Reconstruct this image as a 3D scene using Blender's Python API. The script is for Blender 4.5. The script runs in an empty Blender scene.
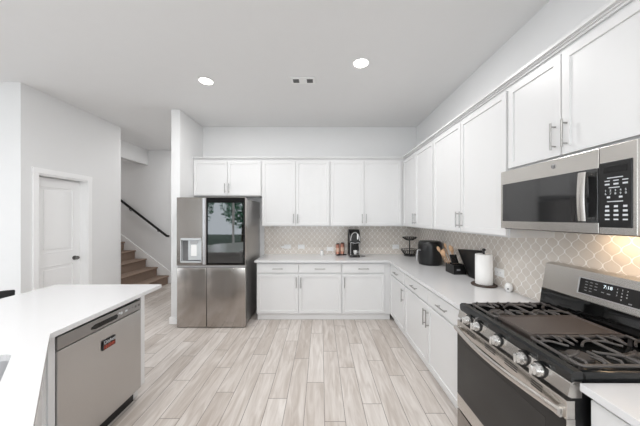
import bpy, bmesh, math, random
from mathutils import Matrix, Vector
random.seed(7)
S = bpy.context.scene
COL = S.collection
PI = math.pi

# ------------------------------------------------------------------ camera
cd = bpy.data.cameras.new('camera'); cam = bpy.data.objects.new('camera', cd); COL.objects.link(cam)
cam.location = (0, 0, 1.558); cam.rotation_euler = (PI/2, 0, 0)
cd.sensor_width = 36; cd.lens = 250/640*36
cd.shift_x = -1/640; cd.shift_y = 4.3/640
cd.clip_start = .05; cd.clip_end = 100
S.camera = cam

# ------------------------------------------------------------------ world, light, exposure
w = bpy.data.worlds.new('world'); S.world = w; w.use_nodes = True
bg = w.node_tree.nodes['Background']
bg.inputs[0].default_value = (.86, .93, 1, 1); bg.inputs[1].default_value = 4.0

def area(name, loc, rot, sx, sy, power, color=(1, 1, 1)):
    l = bpy.data.lights.new(name, 'AREA'); l.shape = 'RECTANGLE'; l.size = sx; l.size_y = sy
    l.energy = power; l.color = color
    o = bpy.data.objects.new(name, l); COL.objects.link(o); o.location = loc; o.rotation_euler = rot
    return o
YB = -4.2      # wall behind the camera
XL = -6.2      # far left wall of the living area
area('added_window_fill', (-.55, YB+.12, 1.75), (PI/2, 0, 0), 3.3, 1.9, 92, (.91, .955, 1))  # fill light added just inside the unseen rear window
area('added_window_fill', (XL+.12, .2, 1.6), (0, -PI/2, 0), 2.0, 4.4, 30, (.91, .955, 1))  # side fill light added just inside the unseen left window
S.view_settings.view_transform = 'Standard'; S.view_settings.look = 'None'
S.view_settings.gamma = 1; S.view_settings.use_curve_mapping = False
S.view_settings.exposure = -0.6

# ------------------------------------------------------------------ materials
def lin(c): return tuple((x/255/12.92 if x/255 <= .04045 else ((x/255+.055)/1.055)**2.4) for x in c)
def mat(name, rgb, rough=.5, metal=0, var=.03, scale=8, bump=0, bscale=60, stretch=None, emit=None, es=1, spec=None,
        coat=0, trans=0):
    m = bpy.data.materials.new(name); m.use_nodes = True
    nt = m.node_tree; N = nt.nodes; L = nt.links; b = N['Principled BSDF']
    c = lin(rgb)
    tc = N.new('ShaderNodeTexCoord'); mp = N.new('ShaderNodeMapping'); L.new(tc.outputs['Object'], mp.inputs[0])
    if stretch: mp.inputs['Scale'].default_value = stretch
    nz = N.new('ShaderNodeTexNoise'); nz.inputs['Scale'].default_value = scale; nz.inputs['Detail'].default_value = 3
    L.new(mp.outputs[0], nz.inputs[0])
    mx = N.new('ShaderNodeMix'); mx.data_type = 'RGBA'
    mx.inputs[6].default_value = (*[x*(1-var) for x in c], 1); mx.inputs[7].default_value = (*[min(1, x*(1+var)) for x in c], 1)
    L.new(nz.outputs[0], mx.inputs[0]); L.new(mx.outputs[2], b.inputs['Base Color'])
    b.inputs['Roughness'].default_value = rough; b.inputs['Metallic'].default_value = metal
    if spec is not None: b.inputs['Specular IOR Level'].default_value = spec
    b.inputs['Coat Weight'].default_value = coat
    b.inputs['Transmission Weight'].default_value = trans
    if emit: b.inputs['Emission Color'].default_value = (*lin(emit), 1); b.inputs['Emission Strength'].default_value = es
    if bump:
        n2 = N.new('ShaderNodeTexNoise'); n2.inputs['Scale'].default_value = bscale; L.new(mp.outputs[0], n2.inputs[0])
        bp = N.new('ShaderNodeBump'); bp.inputs['Strength'].default_value = bump; bp.inputs['Distance'].default_value = .002
        L.new(n2.outputs[0], bp.inputs['Height']); L.new(bp.outputs[0], b.inputs['Normal'])
    return m
class NB:
    """tiny node-maths helper"""
    def __init__(s, m): s.nt = m.node_tree; s.N = s.nt.nodes; s.L = s.nt.links
    def put(s, inp, v):
        if isinstance(v, (int, float)): inp.default_value = v
        else: s.L.new(v, inp)
    def m(s, op, a, b=0, c=None):
        n = s.N.new('ShaderNodeMath'); n.operation = op; s.put(n.inputs[0], a); s.put(n.inputs[1], b)
        if c is not None: s.put(n.inputs[2], c)
        return n.outputs[0]
    def mixc(s, f, a, b):
        n = s.N.new('ShaderNodeMix'); n.data_type = 'RGBA'; s.put(n.inputs[0], f)
        for i, v in ((6, a), (7, b)):
            if isinstance(v, tuple): n.inputs[i].default_value = (*v, 1)
            else: s.L.new(v, n.inputs[i])
        return n.outputs[2]

M = {}
M['wall'] = mat('wall_paint', (237, 237, 237), .7, var=.008, bump=.06, bscale=180)
M['ceil'] = mat('ceiling_paint', (236, 236, 236), .8, var=.01, bump=.12, bscale=120)
M['trim'] = mat('trim_paint', (252, 252, 252), .4, var=.006)
M['cab'] = mat('cabinet_paint', (227, 227, 227), .35, var=.006)
M['toe'] = mat('toe_paint', (240, 240, 240), .5, var=.01)
M['quartz'] = mat('white_quartz', (223, 223, 224), .16, var=.02, scale=220)
M['steel'] = mat('stainless_steel', (208, 204, 199), .27, 1, var=.06, scale=3, stretch=(1, 1, 60), bump=.03, bscale=6)
M['steelv'] = mat('stainless_door_steel', (158, 152, 147), .24, 1, var=.06, scale=4, stretch=(50, 50, 1), bump=.03, bscale=3)
M['steeld'] = mat('stainless_dark', (120, 118, 116), .3, 1, var=.05, scale=5)
M['fsteel'] = mat('fridge_steel', (178, 172, 167), .2, 1, var=.08, scale=3, stretch=(4, 4, .6), bump=.0)
M['dwsteel'] = mat('dishwasher_steel', (192, 190, 188), .3, 1, var=.05, scale=2.5, stretch=(1, 1, .8))
M['nickel'] = mat('brushed_nickel', (172, 171, 169), .3, 1, var=.05, scale=30)
M['chrome'] = mat('polished_knob_metal', (226, 225, 223), .22, .85, var=.04)
M['black'] = mat('black_plastic', (18, 18, 19), .35, var=.1)
M['blackgloss'] = mat('black_glass', (7, 8, 9), .04, var=.1)
M['mirror'] = mat('mirrored_black_glass', (6, 9, 8), .02, var=.1)
M['mirror'].node_tree.nodes['Principled BSDF'].inputs['IOR'].default_value = 2.6
M['flat'] = mat('matte_black_border', (8, 8, 8), .5, spec=.15)
M['mwglass'] = mat('microwave_glass', (40, 40, 41), .06, var=.1)
M['mwglass'].node_tree.nodes['Principled BSDF'].inputs['IOR'].default_value = 1.7
M['ovenglass'] = mat('oven_glass', (16, 16, 16), .12, var=.15, scale=5)
M['enamel'] = mat('black_enamel', (26, 28, 29), .14, var=.12)
M['iron'] = mat('cast_iron', (84, 80, 78), .32, var=.2, bump=.3, bscale=400)
M['griddle'] = mat('griddle_iron', (84, 76, 72), .42, var=.08, bump=.1, bscale=300)
M['burner'] = mat('burner_aluminium', (120, 116, 112), .4, .7, var=.1)
M['white'] = mat('white_plastic', (244, 244, 243), .35, var=.01)
M['paper'] = mat('paper_towel', (250, 249, 247), .9, var=.02, bump=.5, bscale=120)
M['wood'] = mat('utensil_wood', (196, 160, 126), .55, var=.25, scale=14, stretch=(1, 1, .2))
M['darkwood'] = mat('dark_wood', (66, 52, 44), .45, var=.2, scale=14)
M['copper'] = mat('copper_red_tin', (196, 138, 120), .3, .5, var=.25, scale=40)
M['lid'] = mat('dark_lid', (70, 42, 38), .35, .4, var=.1)
M['carpet'] = mat('stair_carpet', (150, 130, 116), .95, var=.22, scale=60, bump=.8, bscale=250)
M['lamp'] = mat('lamp_lens', (255, 255, 255), .5, emit=(255, 250, 240), es=14)
M['legend'] = mat('white_print', (215, 218, 222), .6, var=.02)
M['legendg'] = mat('grey_print', (150, 152, 155), .6, var=.02)
M['digit'] = mat('clock_digits', (225, 238, 245), .5, emit=(215, 235, 245), es=1.2)
M['red'] = mat('red_print', (196, 84, 62), .5, var=.05)
M['grey'] = mat('grey_plastic', (120, 120, 121), .4, var=.05)
M['silver'] = mat('silver_plastic', (190, 190, 192), .3, .6, var=.05)
M['tank'] = mat('smoked_blue_plastic', (112, 128, 152), .15, .2, var=.25, scale=30)
M['dispenser'] = mat('dispenser_plastic', (205, 208, 210), .35, .2, var=.04)
M['ventdark'] = mat('vent_dark_metal', (92, 92, 92), .6, var=.05)  # even dark grey for the louvre panels
M['leaf'] = mat('tree_leaves', (120, 170, 140), .7, var=.5, scale=6, bump=.5, bscale=20)
M['bark'] = mat('tree_bark', (82, 66, 54), .9, var=.3, scale=20)
M['patio'] = mat('patio_ground', (84, 98, 84), .9, var=.2, scale=3)
gl = bpy.data.materials.new('window_glass'); gl.use_nodes = True
b = gl.node_tree.nodes['Principled BSDF']; b.inputs['Transmission Weight'].default_value = 1; b.inputs['Roughness'].default_value = 0
b.inputs['IOR'].default_value = 1.02; M['glass'] = gl

# plank floor: wood-look porcelain planks running away from the camera
fm = bpy.data.materials.new('plank_floor'); fm.use_nodes = True; n = NB(fm); bs = n.N['Principled BSDF']
geo = n.N.new('ShaderNodeTexCoord'); sp = n.N.new('ShaderNodeSeparateXYZ'); n.L.new(geo.outputs['Object'], sp.inputs[0])
PW, PL = .16, 1.0
cx = n.m('DIVIDE', n.m('SUBTRACT', sp.outputs[0], .0276), PW); ci = n.m('FLOOR', cx); cf = n.m('SUBTRACT', cx, ci)
wn = n.N.new('ShaderNodeTexWhiteNoise'); wn.noise_dimensions = '1D'; n.L.new(ci, wn.inputs['W'])
third = n.m('MULTIPLY', ci, .385)
ry = n.m('ADD', n.m('ADD', n.m('DIVIDE', sp.outputs[1], PL), third), n.m('MULTIPLY', wn.outputs['Value'], .16))
ri = n.m('FLOOR', ry); rf = n.m('SUBTRACT', ry, ri)
cb = n.N.new('ShaderNodeCombineXYZ'); n.L.new(ci, cb.inputs[0]); n.L.new(ri, cb.inputs[1])
w2 = n.N.new('ShaderNodeTexWhiteNoise'); w2.noise_dimensions = '2D'; n.L.new(cb.outputs[0], w2.inputs['Vector'])
gv = n.N.new('ShaderNodeCombineXYZ')
n.L.new(n.m('ADD', n.m('MULTIPLY', sp.outputs[0], 9), n.m('MULTIPLY', ci, 13.7)), gv.inputs[0])
n.L.new(n.m('ADD', n.m('MULTIPLY', sp.outputs[1], 1.1), n.m('MULTIPLY', ri, 7.3)), gv.inputs[1])
g1 = n.N.new('ShaderNodeTexNoise'); g1.inputs['Scale'].default_value = 2.2; g1.inputs['Detail'].default_value = 5
g1.inputs['Distortion'].default_value = 1.2; n.L.new(gv.outputs[0], g1.inputs[0])
gv2 = n.N.new('ShaderNodeVectorMath'); gv2.operation = 'MULTIPLY'; n.L.new(gv.outputs[0], gv2.inputs[0]); gv2.inputs[1].default_value = (6, 1.5, 1)
g2 = n.N.new('ShaderNodeTexNoise'); g2.inputs['Scale'].default_value = 3; g2.inputs['Detail'].default_value = 3; n.L.new(gv2.outputs[0], g2.inputs[0])
f1 = n.m('ADD', n.m('MULTIPLY', n.m('SUBTRACT', g1.outputs[0], .5), 1.7), n.m('ADD', n.m('MULTIPLY', w2.outputs['Value'], .5), .22))
f1 = n.m('ADD', f1, n.m('MULTIPLY', n.m('SUBTRACT', g2.outputs[0], .5), .5)); f1 = n.m('MINIMUM', n.m('MAXIMUM', f1, 0), 1)
cA = n.mixc(f1, lin((186, 175, 166)), lin((229, 223, 218)))
gx = n.m('LESS_THAN', n.m('MINIMUM', cf, n.m('SUBTRACT', 1, cf)), .014)
gy = n.m('LESS_THAN', n.m('MINIMUM', rf, n.m('SUBTRACT', 1, rf)), .0024)
gr = n.m('MAXIMUM', gx, gy)
n.L.new(n.mixc(gr, cA, lin((132, 124, 117))), bs.inputs['Base Color'])
bs.inputs['Roughness'].default_value = .42
bp = n.N.new('ShaderNodeBump'); bp.inputs['Strength'].default_value = .5; bp.inputs['Distance'].default_value = .002; bp.invert = True
n.L.new(n.m('ADD', gr, n.m('MULTIPLY', g2.outputs[0], -.15)), bp.inputs['Height']); n.L.new(bp.outputs[0], bs.inputs['Normal'])
M['floor'] = fm

def ogee(name, axis, h=.046, P=.106, off=0):
    m = bpy.data.materials.new(name); m.use_nodes = True; n = NB(m); bs = n.N['Principled BSDF']
    tc = n.N.new('ShaderNodeTexCoord'); sp = n.N.new('ShaderNodeSeparateXYZ'); n.L.new(tc.outputs['Object'], sp.inputs[0])
    x = n.m('DIVIDE', n.m('ADD', sp.outputs[axis], off), h)      # in units of h
    ph = n.m('MULTIPLY', sp.outputs[2], 2*PI/P)
    co = n.m('COSINE', ph)
    # flatten the wave slightly: lantern shape
    wv = n.m('MULTIPLY', n.m('ADD', co, n.m('MULTIPLY', n.m('COSINE', n.m('MULTIPLY', ph, 3)), -.06)), .5)
    def dist(v):
        q = n.m('MODULO', n.m('ADD', v, 201), 2)
        return n.m('ABSOLUTE', n.m('SUBTRACT', q, 1))
    de = dist(n.m('SUBTRACT', x, wv)); do = dist(n.m('ADD', n.m('ADD', x, wv), 1))
    d = n.m('MINIMUM', de, do)
    ss = n.N.new('ShaderNodeMapRange'); ss.interpolation_type = 'SMOOTHSTEP'; n.L.new(d, ss.inputs[0])
    ss.inputs[1].default_value = .03; ss.inputs[2].default_value = .085; ss.inputs[3].default_value = 1; ss.inputs[4].default_value = 0
    nz = n.N.new('ShaderNodeTexNoise'); nz.inputs['Scale'].default_value = 9; n.L.new(tc.outputs['Object'], nz.inputs[0])
    tile = n.mixc(nz.outputs[0], lin((214, 206, 197)), lin((226, 218, 209)))
    n.L.new(n.mixc(ss.outputs[0], tile, lin((255, 253, 250))), bs.inputs['Base Color'])
    r = n.m('ADD', n.m('MULTIPLY', ss.outputs[0], .5), .12); n.L.new(r, bs.inputs['Roughness'])
    bp = n.N.new('ShaderNodeBump'); bp.inputs['Strength'].default_value = .35; bp.inputs['Distance'].default_value = .002; bp.invert = True
    n.L.new(ss.outputs[0], bp.inputs['Height']); n.L.new(bp.outputs[0], bs.inputs['Normal'])
    return m
M['tile_back'] = ogee('lantern_tile_back', 0); M['tile_right'] = ogee('lantern_tile_right', 1, off=.02)

# ------------------------------------------------------------------ mesh helpers
def T(x=0, y=0, z=0): return Matrix.Translation((x, y, z))
def F(ox, oy, oz, dx, dy):
    """local frame: X to the viewer's right, Y into the unit (direction dx,dy), Z up"""
    l = math.hypot(dx, dy); dx /= l; dy /= l
    return Matrix(((dy, dx, 0, ox), (-dx, dy, 0, oy), (0, 0, 1, oz), (0, 0, 0, 1)))
class MB:
    def __init__(s): s.bm = bmesh.new()
    def box(s, x0, x1, y0, y1, z0, z1, bev=0, seg=2, R=None):
        m = T((x0+x1)/2, (y0+y1)/2, (z0+z1)/2) @ Matrix.Diagonal((abs(x1-x0), abs(y1-y0), abs(z1-z0), 1))
        g = bmesh.ops.create_cube(s.bm, size=1, matrix=m)
        vs = g['verts']
        if bev:
            es = list({e for v in vs for e in v.link_edges})
            r = bmesh.ops.bevel(s.bm, geom=es, offset=bev, segments=seg, affect='EDGES', profile=.5)
            vs = list({v for f in r['faces'] for v in f.verts} | {v for v in vs if v.is_valid})
        if R is not None: bmesh.ops.transform(s.bm, matrix=R, verts=vs)
        return s
    def cyl(s, p, q, r, r2=None, seg=16, caps=True):
        p = Vector(p); q = Vector(q); d = q-p
        m = T(*((p+q)/2)) @ d.to_track_quat('Z', 'Y').to_matrix().to_4x4()
        bmesh.ops.create_cone(s.bm, cap_ends=caps, segments=seg, radius1=r, radius2=r if r2 is None else r2, depth=d.length, matrix=m)
        return s
    def tube(s, pts, r, seg=8, closed=False, rs=None):
        pts = [Vector(p) for p in pts]; N = len(pts); rings = []
        up = None
        for i, p in enumerate(pts):
            a = pts[(i-1) % N] if (closed or i > 0) else p; c = pts[(i+1) % N] if (closed or i < N-1) else p
            t = (c-a).normalized()
            if up is None:
                up = Vector((0, 0, 1)) if abs(t.z) < .9 else Vector((1, 0, 0))
            sd = t.cross(up)
            if sd.length < 1e-4: sd = t.cross(Vector((1, 0, 0)))
            sd.normalize(); u2 = sd.cross(t).normalized(); up = u2
            rr = rs[i] if rs else r
            rings.append([s.bm.verts.new(p + sd*math.cos(2*PI*k/seg)*rr + u2*math.sin(2*PI*k/seg)*rr) for k in range(seg)])
        for i in range(N if closed else N-1):
            A = rings[i]; B = rings[(i+1) % N]
            for k in range(seg): s.bm.faces.new((A[k], A[(k+1) % seg], B[(k+1) % seg], B[k]))
        if not closed: s.bm.faces.new(rings[0][::-1]); s.bm.faces.new(rings[-1])
        return s
    def lathe(s, prof, seg=32, c=(0, 0, 0)):
        rings = []
        for r, z in prof:
            if r < 1e-5: rings.append([s.bm.verts.new((c[0], c[1], c[2]+z))])
            else: rings.append([s.bm.verts.new((c[0]+r*math.cos(2*PI*k/seg), c[1]+r*math.sin(2*PI*k/seg), c[2]+z)) for k in range(seg)])
        for A, B in zip(rings, rings[1:]):
            for k in range(seg):
                a, b_ = A[k % len(A)], A[(k+1) % len(A)]; c_, d = B[(k+1) % len(B)], B[k % len(B)]
                f = [v for i, v in enumerate((a, b_, c_, d)) if v not in (a, b_, c_, d)[:i]]
                if len(f) > 2:
                    try: s.bm.faces.new(f)
                    except ValueError: pass
        return s
    def prism(s, pts, a, b, plane='xy'):
        def mk(u, v, w_): return {'xy': (u, v, w_), 'yz': (w_, u, v), 'xz': (u, w_, v)}[plane]
        A = [s.bm.verts.new(mk(u, v, a)) for u, v in pts]; B = [s.bm.verts.new(mk(u, v, b)) for u, v in pts]
        s.bm.faces.new(A[::-1]); s.bm.faces.new(B); n_ = len(pts)
        for i in range(n_): s.bm.faces.new((A[i], A[(i+1) % n_], B[(i+1) % n_], B[i]))
        return s
    def shaker(s, x0, x1, z0, z1, t=.02, fr=.058, dep=.009, y=0):
        """door leaf with recessed centre panel, front face at y"""
        m = T((x0+x1)/2, y+t/2, (z0+z1)/2) @ Matrix.Diagonal((x1-x0, t, z1-z0, 1))
        g = bmesh.ops.create_cube(s.bm, size=1, matrix=m); s.bm.normal_update()
        f = [f for f in {f for v in g['verts'] for f in v.link_faces} if f.normal.y < -.9]
        bmesh.ops.inset_region(s.bm, faces=f, thickness=.0015, depth=0.0)
        for v in f[0].verts: v.co.y -= .0012
        bmesh.ops.inset_region(s.bm, faces=f, thickness=fr, depth=0)
        bmesh.ops.inset_region(s.bm, faces=f, thickness=.003, depth=0)
        for v in f[0].verts: v.co.y += dep
        return s
    def build(s, name, m, parent=None, smooth=False, R=None, bevel=0):
        if R is not None: bmesh.ops.transform(s.bm, matrix=R, verts=s.bm.verts)
        bmesh.ops.recalc_face_normals(s.bm, faces=s.bm.faces)
        me = bpy.data.meshes.new(name); s.bm.to_mesh(me); s.bm.free()
        me.materials.append(M[m] if isinstance(m, str) else m)
        if smooth:
            for p in me.polygons: p.use_smooth = True
            me.set_sharp_from_angle(angle=math.radians(38))
        o = bpy.data.objects.new(name, me); COL.objects.link(o)
        if parent: o.parent = parent
        if bevel:
            bv = o.modifiers.new('bevel', 'BEVEL'); bv.width = bevel; bv.segments = 2; bv.limit_method = 'ANGLE'
        return o
def thing(name, label, cat, mtx=None, group=None):
    o = bpy.data.objects.new(name, None); COL.objects.link(o); o.empty_display_size = .1
    if mtx is not None: o.matrix_world = mtx
    o['label'] = label; o['category'] = cat
    if group: o['group'] = group
    return o
def tag(o, label, cat, group=None, mtx=None):
    o['label'] = label; o['category'] = cat
    if group: o['group'] = group
    if mtx is not None: o.matrix_world = mtx
    return o
def struct(name, mb, m, label=None, **k):
    o = mb.build(name, m, **k); o['kind'] = 'structure'
    if label: o['label'] = label
    return o
def text(name, body, size, m, parent, mtx, align='CENTER', ext=.0006):
    c = bpy.data.curves.new(name, 'FONT'); c.body = body; c.size = size; c.extrude = ext; c.align_x = align; c.align_y = 'CENTER'
    c.resolution_u = 2
    t = bpy.data.objects.new(name, c); COL.objects.link(t); bpy.context.view_layer.update()
    me = bpy.data.meshes.new_from_object(t.evaluated_get(bpy.context.evaluated_depsgraph_get()))
    COL.objects.unlink(t); bpy.data.objects.remove(t)
    me.materials.clear(); me.materials.append(M[m]); me.transform(mtx)
    o = bpy.data.objects.new(name, me); COL.objects.link(o); o.parent = parent
    return o
TXT = Matrix.Rotation(PI/2, 4, 'X')     # text upright in a local XZ plane, facing -Y

# ------------------------------------------------------------------ setting
ZC = 3.14; YW = 4.38; XR = 1.67; YS = 5.9
struct('floor', MB().box(-7.5, XR+.12, YB-.12, YS+.12, -.1, 0), 'floor')
struct('ceiling', MB().box(-7.5, XR+.12, YB-.12, YS+.12, ZC, ZC+.1), 'ceil')
struct('wall_right', MB().box(XR, XR+.12, YB-.12, YW, 0, ZC), 'wall')
struct('wall_back', MB().box(-2.064, XR+.12, YW, YW+.12, 0, ZC), 'wall')
struct('wall_fridge_side', MB().box(-2.196, -2.064, 3.66, YS, 0, ZC, .006), 'wall')
struct('wall_stairs', MB().box(-7.5, -2.0, YS, YS+.12, 0, ZC), 'wall')
struct('wall_left', MB().box(XL-.12, XL, -2.0-2.2, -1.9, 0, ZC).box(XL-.12, XL, 2.3, 2.93, 0, ZC)
       .box(XL-.12, XL, -1.9, 2.3, 0, .5).box(XL-.12, XL, -1.9, 2.3, 2.65, ZC), 'wall')
struct('wall_stairwell_end', MB().box(-7.5, -7.38, 3.0, YS, 0, ZC), 'wall')
pw = MB().box(-7.5, -3.69, 2.93, 3.05, 0, ZC).box(-3.69, -3.52, 2.93, 3.105, 0, ZC, 0)
pw.prism([(-3.69, 3.775), (-3.52, 3.775), (-3.52, 4.33), (-3.523, 4.37), (-3.535, 4.41), (-3.555, 4.44), (-3.69, 4.44)], 0, ZC).box(-3.69, -3.52, 3.105, 3.775, 2.105, ZC).box(-7.5, -3.69, 4.3, 4.44, 0, ZC)
struct('wall_pantry', pw, 'wall')
struct('wall_stair_header', MB().box(-4.2, -4.08, 4.36, YS, 2.79, ZC), 'wall')
# wall behind the camera, with window openings added for fill light and reflections
wb = MB().box(-5.2, -2.7, YB-.12, YB, 2.65, ZC).box(-5.2, -2.7, YB-.12, YB, 0, .25).box(XL-.12, -5.2, YB-.12, YB, 0, ZC)
wb.box(-2.7, -2.25, YB-.12, YB, 0, ZC).box(1.15, XR, YB-.12, YB, 0, ZC).box(-2.25, 1.15, YB-.12, YB, 0, .75).box(-2.25, 1.15, YB-.12, YB, 2.75, ZC)
struct('wall_front', wb, 'wall')
def window(nm, x0, x1, z0, z1, nx, y=YB, mtx=None):
    fr = MB(); t = .05
    fr.box(x0, x1, -.09, -.03, z0, z0+t).box(x0, x1, -.09, -.03, z1-t, z1).box(x0, x0+t, -.09, -.03, z0+t, z1-t).box(x1-t, x1, -.09, -.03, z0+t, z1-t)
    for i in range(1, nx):
        q = x0+(x1-x0)*i/nx; fr.box(q-.04, q+.04, -.09, -.03, z0+t, z1-t)
    R = mtx or T(0, y, 0)
    o = struct(nm, fr, 'trim', R=R)
    g = MB().box(x0+t*.5, x1-t*.5, -.066, -.06, z0+t*.5, z1-t*.5).build('window_pane', 'glass', o, R=R)
window('added_window_1', -5.2, -2.7, .25, 2.65, 2)  # window added behind the camera to fill the fridge reflection
window('added_window_2', -2.25, 1.15, .75, 2.75, 4)  # window added behind the camera, goes with the rear fill light
window('added_window_3', -2.3, 1.9, .5, 2.65, 4, mtx=Matrix(((0, 1, 0, XL), (-1, 0, 0, 0), (0, 0, 1, 0), (0, 0, 0, 1))))  # unseen window added on the left, goes with the side fill
struct('ground', MB().box(-16, 8, -16, YB-.12, -.12, -.02), 'patio')

# baseboards
struct('baseboard_fridge_side', MB().box(-2.212, -2.055, 3.645, 3.66, 0, .1, .003).box(-2.212, -2.196, 3.66, YS, 0, .1, .003), 'trim')
struct('baseboard_pantry', MB().box(-3.52, -3.505, 2.92, 3.044, 0, .1, .003).box(-3.52, -3.505, 3.836, 4.36, 0, .1, .003).box(-7.4, -3.505, 2.915, 2.93, 0, .1, .003), 'trim')
struct('baseboard_hall', MB().box(-3.6, -2.212, YS-.015, YS, 0, .12, .003), 'trim')
struct('baseboard_right', MB().box(XR-.015, XR, YB, .3, 0, .1, .003), 'trim')
# stair skirt
rr, run, x0s = .197, .258, -3.60
sk = [(x0s+.10, 0), (x0s+.10, .24)]
for k in (9,): sk += [(x0s-.1-run*k, .24+rr*k+rr*.78), (x0s-.1-run*k, rr*k)]
struct('trim_stair_skirt', MB().prism(sk, YS-.02, YS, 'xz'), 'trim')
# pantry door casing, jamb
cs = MB().box(-3.52, -3.502, 3.044, 3.107, 0, 2.107, .003).box(-3.52, -3.502, 3.763, 3.826, 0, 2.107, .003).box(-3.52, -3.50, 3.038, 3.832, 2.107, 2.175, .003)
cs.box(-3.688, -3.52, 3.105, 3.12, 0, 2.105).box(-3.688, -3.52, 3.76, 3.775, 0, 2.105).box(-3.688, -3.52, 3.12, 3.76, 2.09, 2.105)
struct('trim_pantry_door', cs, 'trim')
# door leaf: two recessed panels
R = F(-3.625, 3.122, 0, -1, 0)     # local X = +y
dm = MB(); W_, H_ = .636, 2.082
def raised(mb, x0, x1, z0, z1):
    mb.box(x0, x1, .008, .03, z0, z1)
    mb.box(x0+.045, x1-.045, .002, .012, z0+.045, z1-.045, .004)
    for a, b_, c, d in ((x0-.006, x1+.006, z0-.006, z0+.006), (x0-.006, x1+.006, z1-.006, z1+.006), (x0-.006, x0+.006, z0, z1), (x1-.006, x1+.006, z0, z1)):
        mb.box(a, b_, -.003, .012, c, d, .002)
st = .105
dm.box(0, st, 0, .035, .008, H_).box(W_-st, W_, 0, .035, .008, H_).box(st, W_-st, 0, .035, H_-.12, H_).box(st, W_-st, 0, .035, .9, 1.08).box(st, W_-st, 0, .035, .008, .2)
raised(dm, st, W_-st, 1.08, H_-.12); raised(dm, st, W_-st, .2, .9)
door = struct('door_1', dm, 'trim', label='white two-panel pantry door with a dark knob', R=R)
o = MB(); KX, KZ = W_-.085, .965
o.cyl((KX, 0, KZ), (KX, -.012, KZ), .03, seg=20).cyl((KX, -.01, KZ), (KX, -.04, KZ), .011, seg=12)
o.cyl((KX, -.034, KZ), (KX, -.048, KZ), .018, .027, 20).cyl((KX, -.048, KZ), (KX, -.062, KZ), .027, .019, 20)
o.build('door_knob', M['steeld'], door, smooth=True, R=R)

# backsplashes
struct('wall_backsplash_back', MB().box(-.99, XR-.008, YW-.008, YW, .914, 1.42), 'tile_back')
struct('wall_backsplash_right', MB().box(XR-.008, XR, .2, YW, .914, 1.50), 'tile_right')

# crown moulding along the upper cabinets (continuous run)
UF = 4.05; UX = 1.344; ZB = 1.412; ZT = 2.474
def crown(off, z0, z1):
    pts = [(-2.064, UF-off), (UX-off, UF-off), (UX-off, .25), (XR, .25), (XR, YW), (-2.064, YW)]
    return pts, z0, z1
cm = MB()
for off, z0, z1 in ((-.002, ZT-.01, ZT+.02), (.012, ZT+.018, ZT+.032), (.022, ZT+.03, ZT+.042), (.04, ZT+.04, ZT+.056)):
    p, a, b_ = crown(off, z0, z1); cm.prism(p, a, b_)
struct('trim_1', cm, 'cab', label='white crown moulding on top of the upper cabinets')

# ------------------------------------------------------------------ cabinets
def pull(parent, x, z, L=.15, vert=True, y=0):
    mb = MB(); r = .0055; so = .03
    d = Vector((0, 0, 1)) if vert else Vector((1, 0, 0)); c = Vector((x, y, z))
    mb.cyl(c-d*L/2+Vector((0, -so, 0)), c+d*L/2+Vector((0, -so, 0)), r, seg=12)
    for s_ in (-1, 1):
        p = c+d*(L/2-.02)*s_; mb.cyl(p, p+Vector((0, -so, 0)), .0045, seg=8)
    return mb.build('handle', 'nickel', parent, smooth=True)
def cabinet(name, label, cat, mtx, w_, z0, z1, depth, fronts, group=None, toe=None, body='body'):
    t = thing(name, label, cat, mtx, group)
    mb = MB().box(.0005, w_-.0005, .021, depth, z0, z1)
    mb.build(body, 'cab', t)
    if toe: MB().box(.0005, w_-.0005, .021+toe[0], depth, 0, z0).build('toe_kick', 'toe', t)
    for f in fronts:
        kind, a, b_, c, d, hx, hz, vert = f
        dr = MB()
        if kind == 'door': dr.shaker(a, b_, c, d)
        else: dr.box(a, b_, 0, .02, c, d, .002, 1)
        do = dr.build(kind if kind == 'door' else 'drawer', 'cab', t)
        if hx is not None: pull(do, hx, hz, .16 if not vert or z0 < 1 else .15, vert)
    return t
g = .003
def upper(label, mtx, ws, z0, z1, hs, depth=.33, group='white shaker upper cabinets', lead=0, fill=0):
    W = sum(ws)+lead+fill; fr = []; x = lead; e = .012
    for i, (w_, h) in enumerate(zip(ws, hs)):
        a = x+(e if i == 0 else g); b_ = x+w_-(e if i == len(ws)-1 else g)
        hx = None if h is None else (a+.03 if h == 'l' else b_-.03)
        fr.append(('door', a, b_, z0+.014, z1-.012, hx, z0+.125, True)); x += w_
    return cabinet('upper_cabinet', label, 'cabinet', mtx, W, z0, z1, depth, fr, group)
def base(label, mtx, ws, hs, depth=.6, drawers=True, group='white shaker base cabinets', lead=0, fill=0):
    W = sum(ws)+lead+fill; fr = []; x = lead; e = .01
    for i, (w_, h) in enumerate(zip(ws, hs)):
        a = x+(e if i == 0 else g); b_ = x+w_-(e if i == len(ws)-1 else g)
        hx = None if h is None else (a+.03 if h == 'l' else b_-.03)
        if drawers: fr.append(('drawer', a, b_, .728, .862, (a+b_)/2, .79, False))
        fr.append(('door', a, b_, .122, .706 if drawers else .862, hx, .585, True)); x += w_
    return cabinet('base_cabinet', label, 'cabinet', mtx, W, .105, .884, depth, fr, group, toe=(.05,))
# back run uppers
upper('short white two-door cabinet above the fridge', F(-2.064, UF-.02, 0, 0, 1), [.553, .553], 1.90, ZT, ['r', 'l'])
upper('tall white two-door wall cabinet beside the fridge, left of the coffee maker', F(-.957, UF-.02, 0, 0, 1), [.55, .55], ZB, ZT, ['r', 'l'])
upper('tall white two-door wall cabinet above the coffee maker, against the corner', F(.144, UF-.02, 0, 0, 1), [.55, .61], ZB, ZT, ['r', 'l'], fill=.039)
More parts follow.
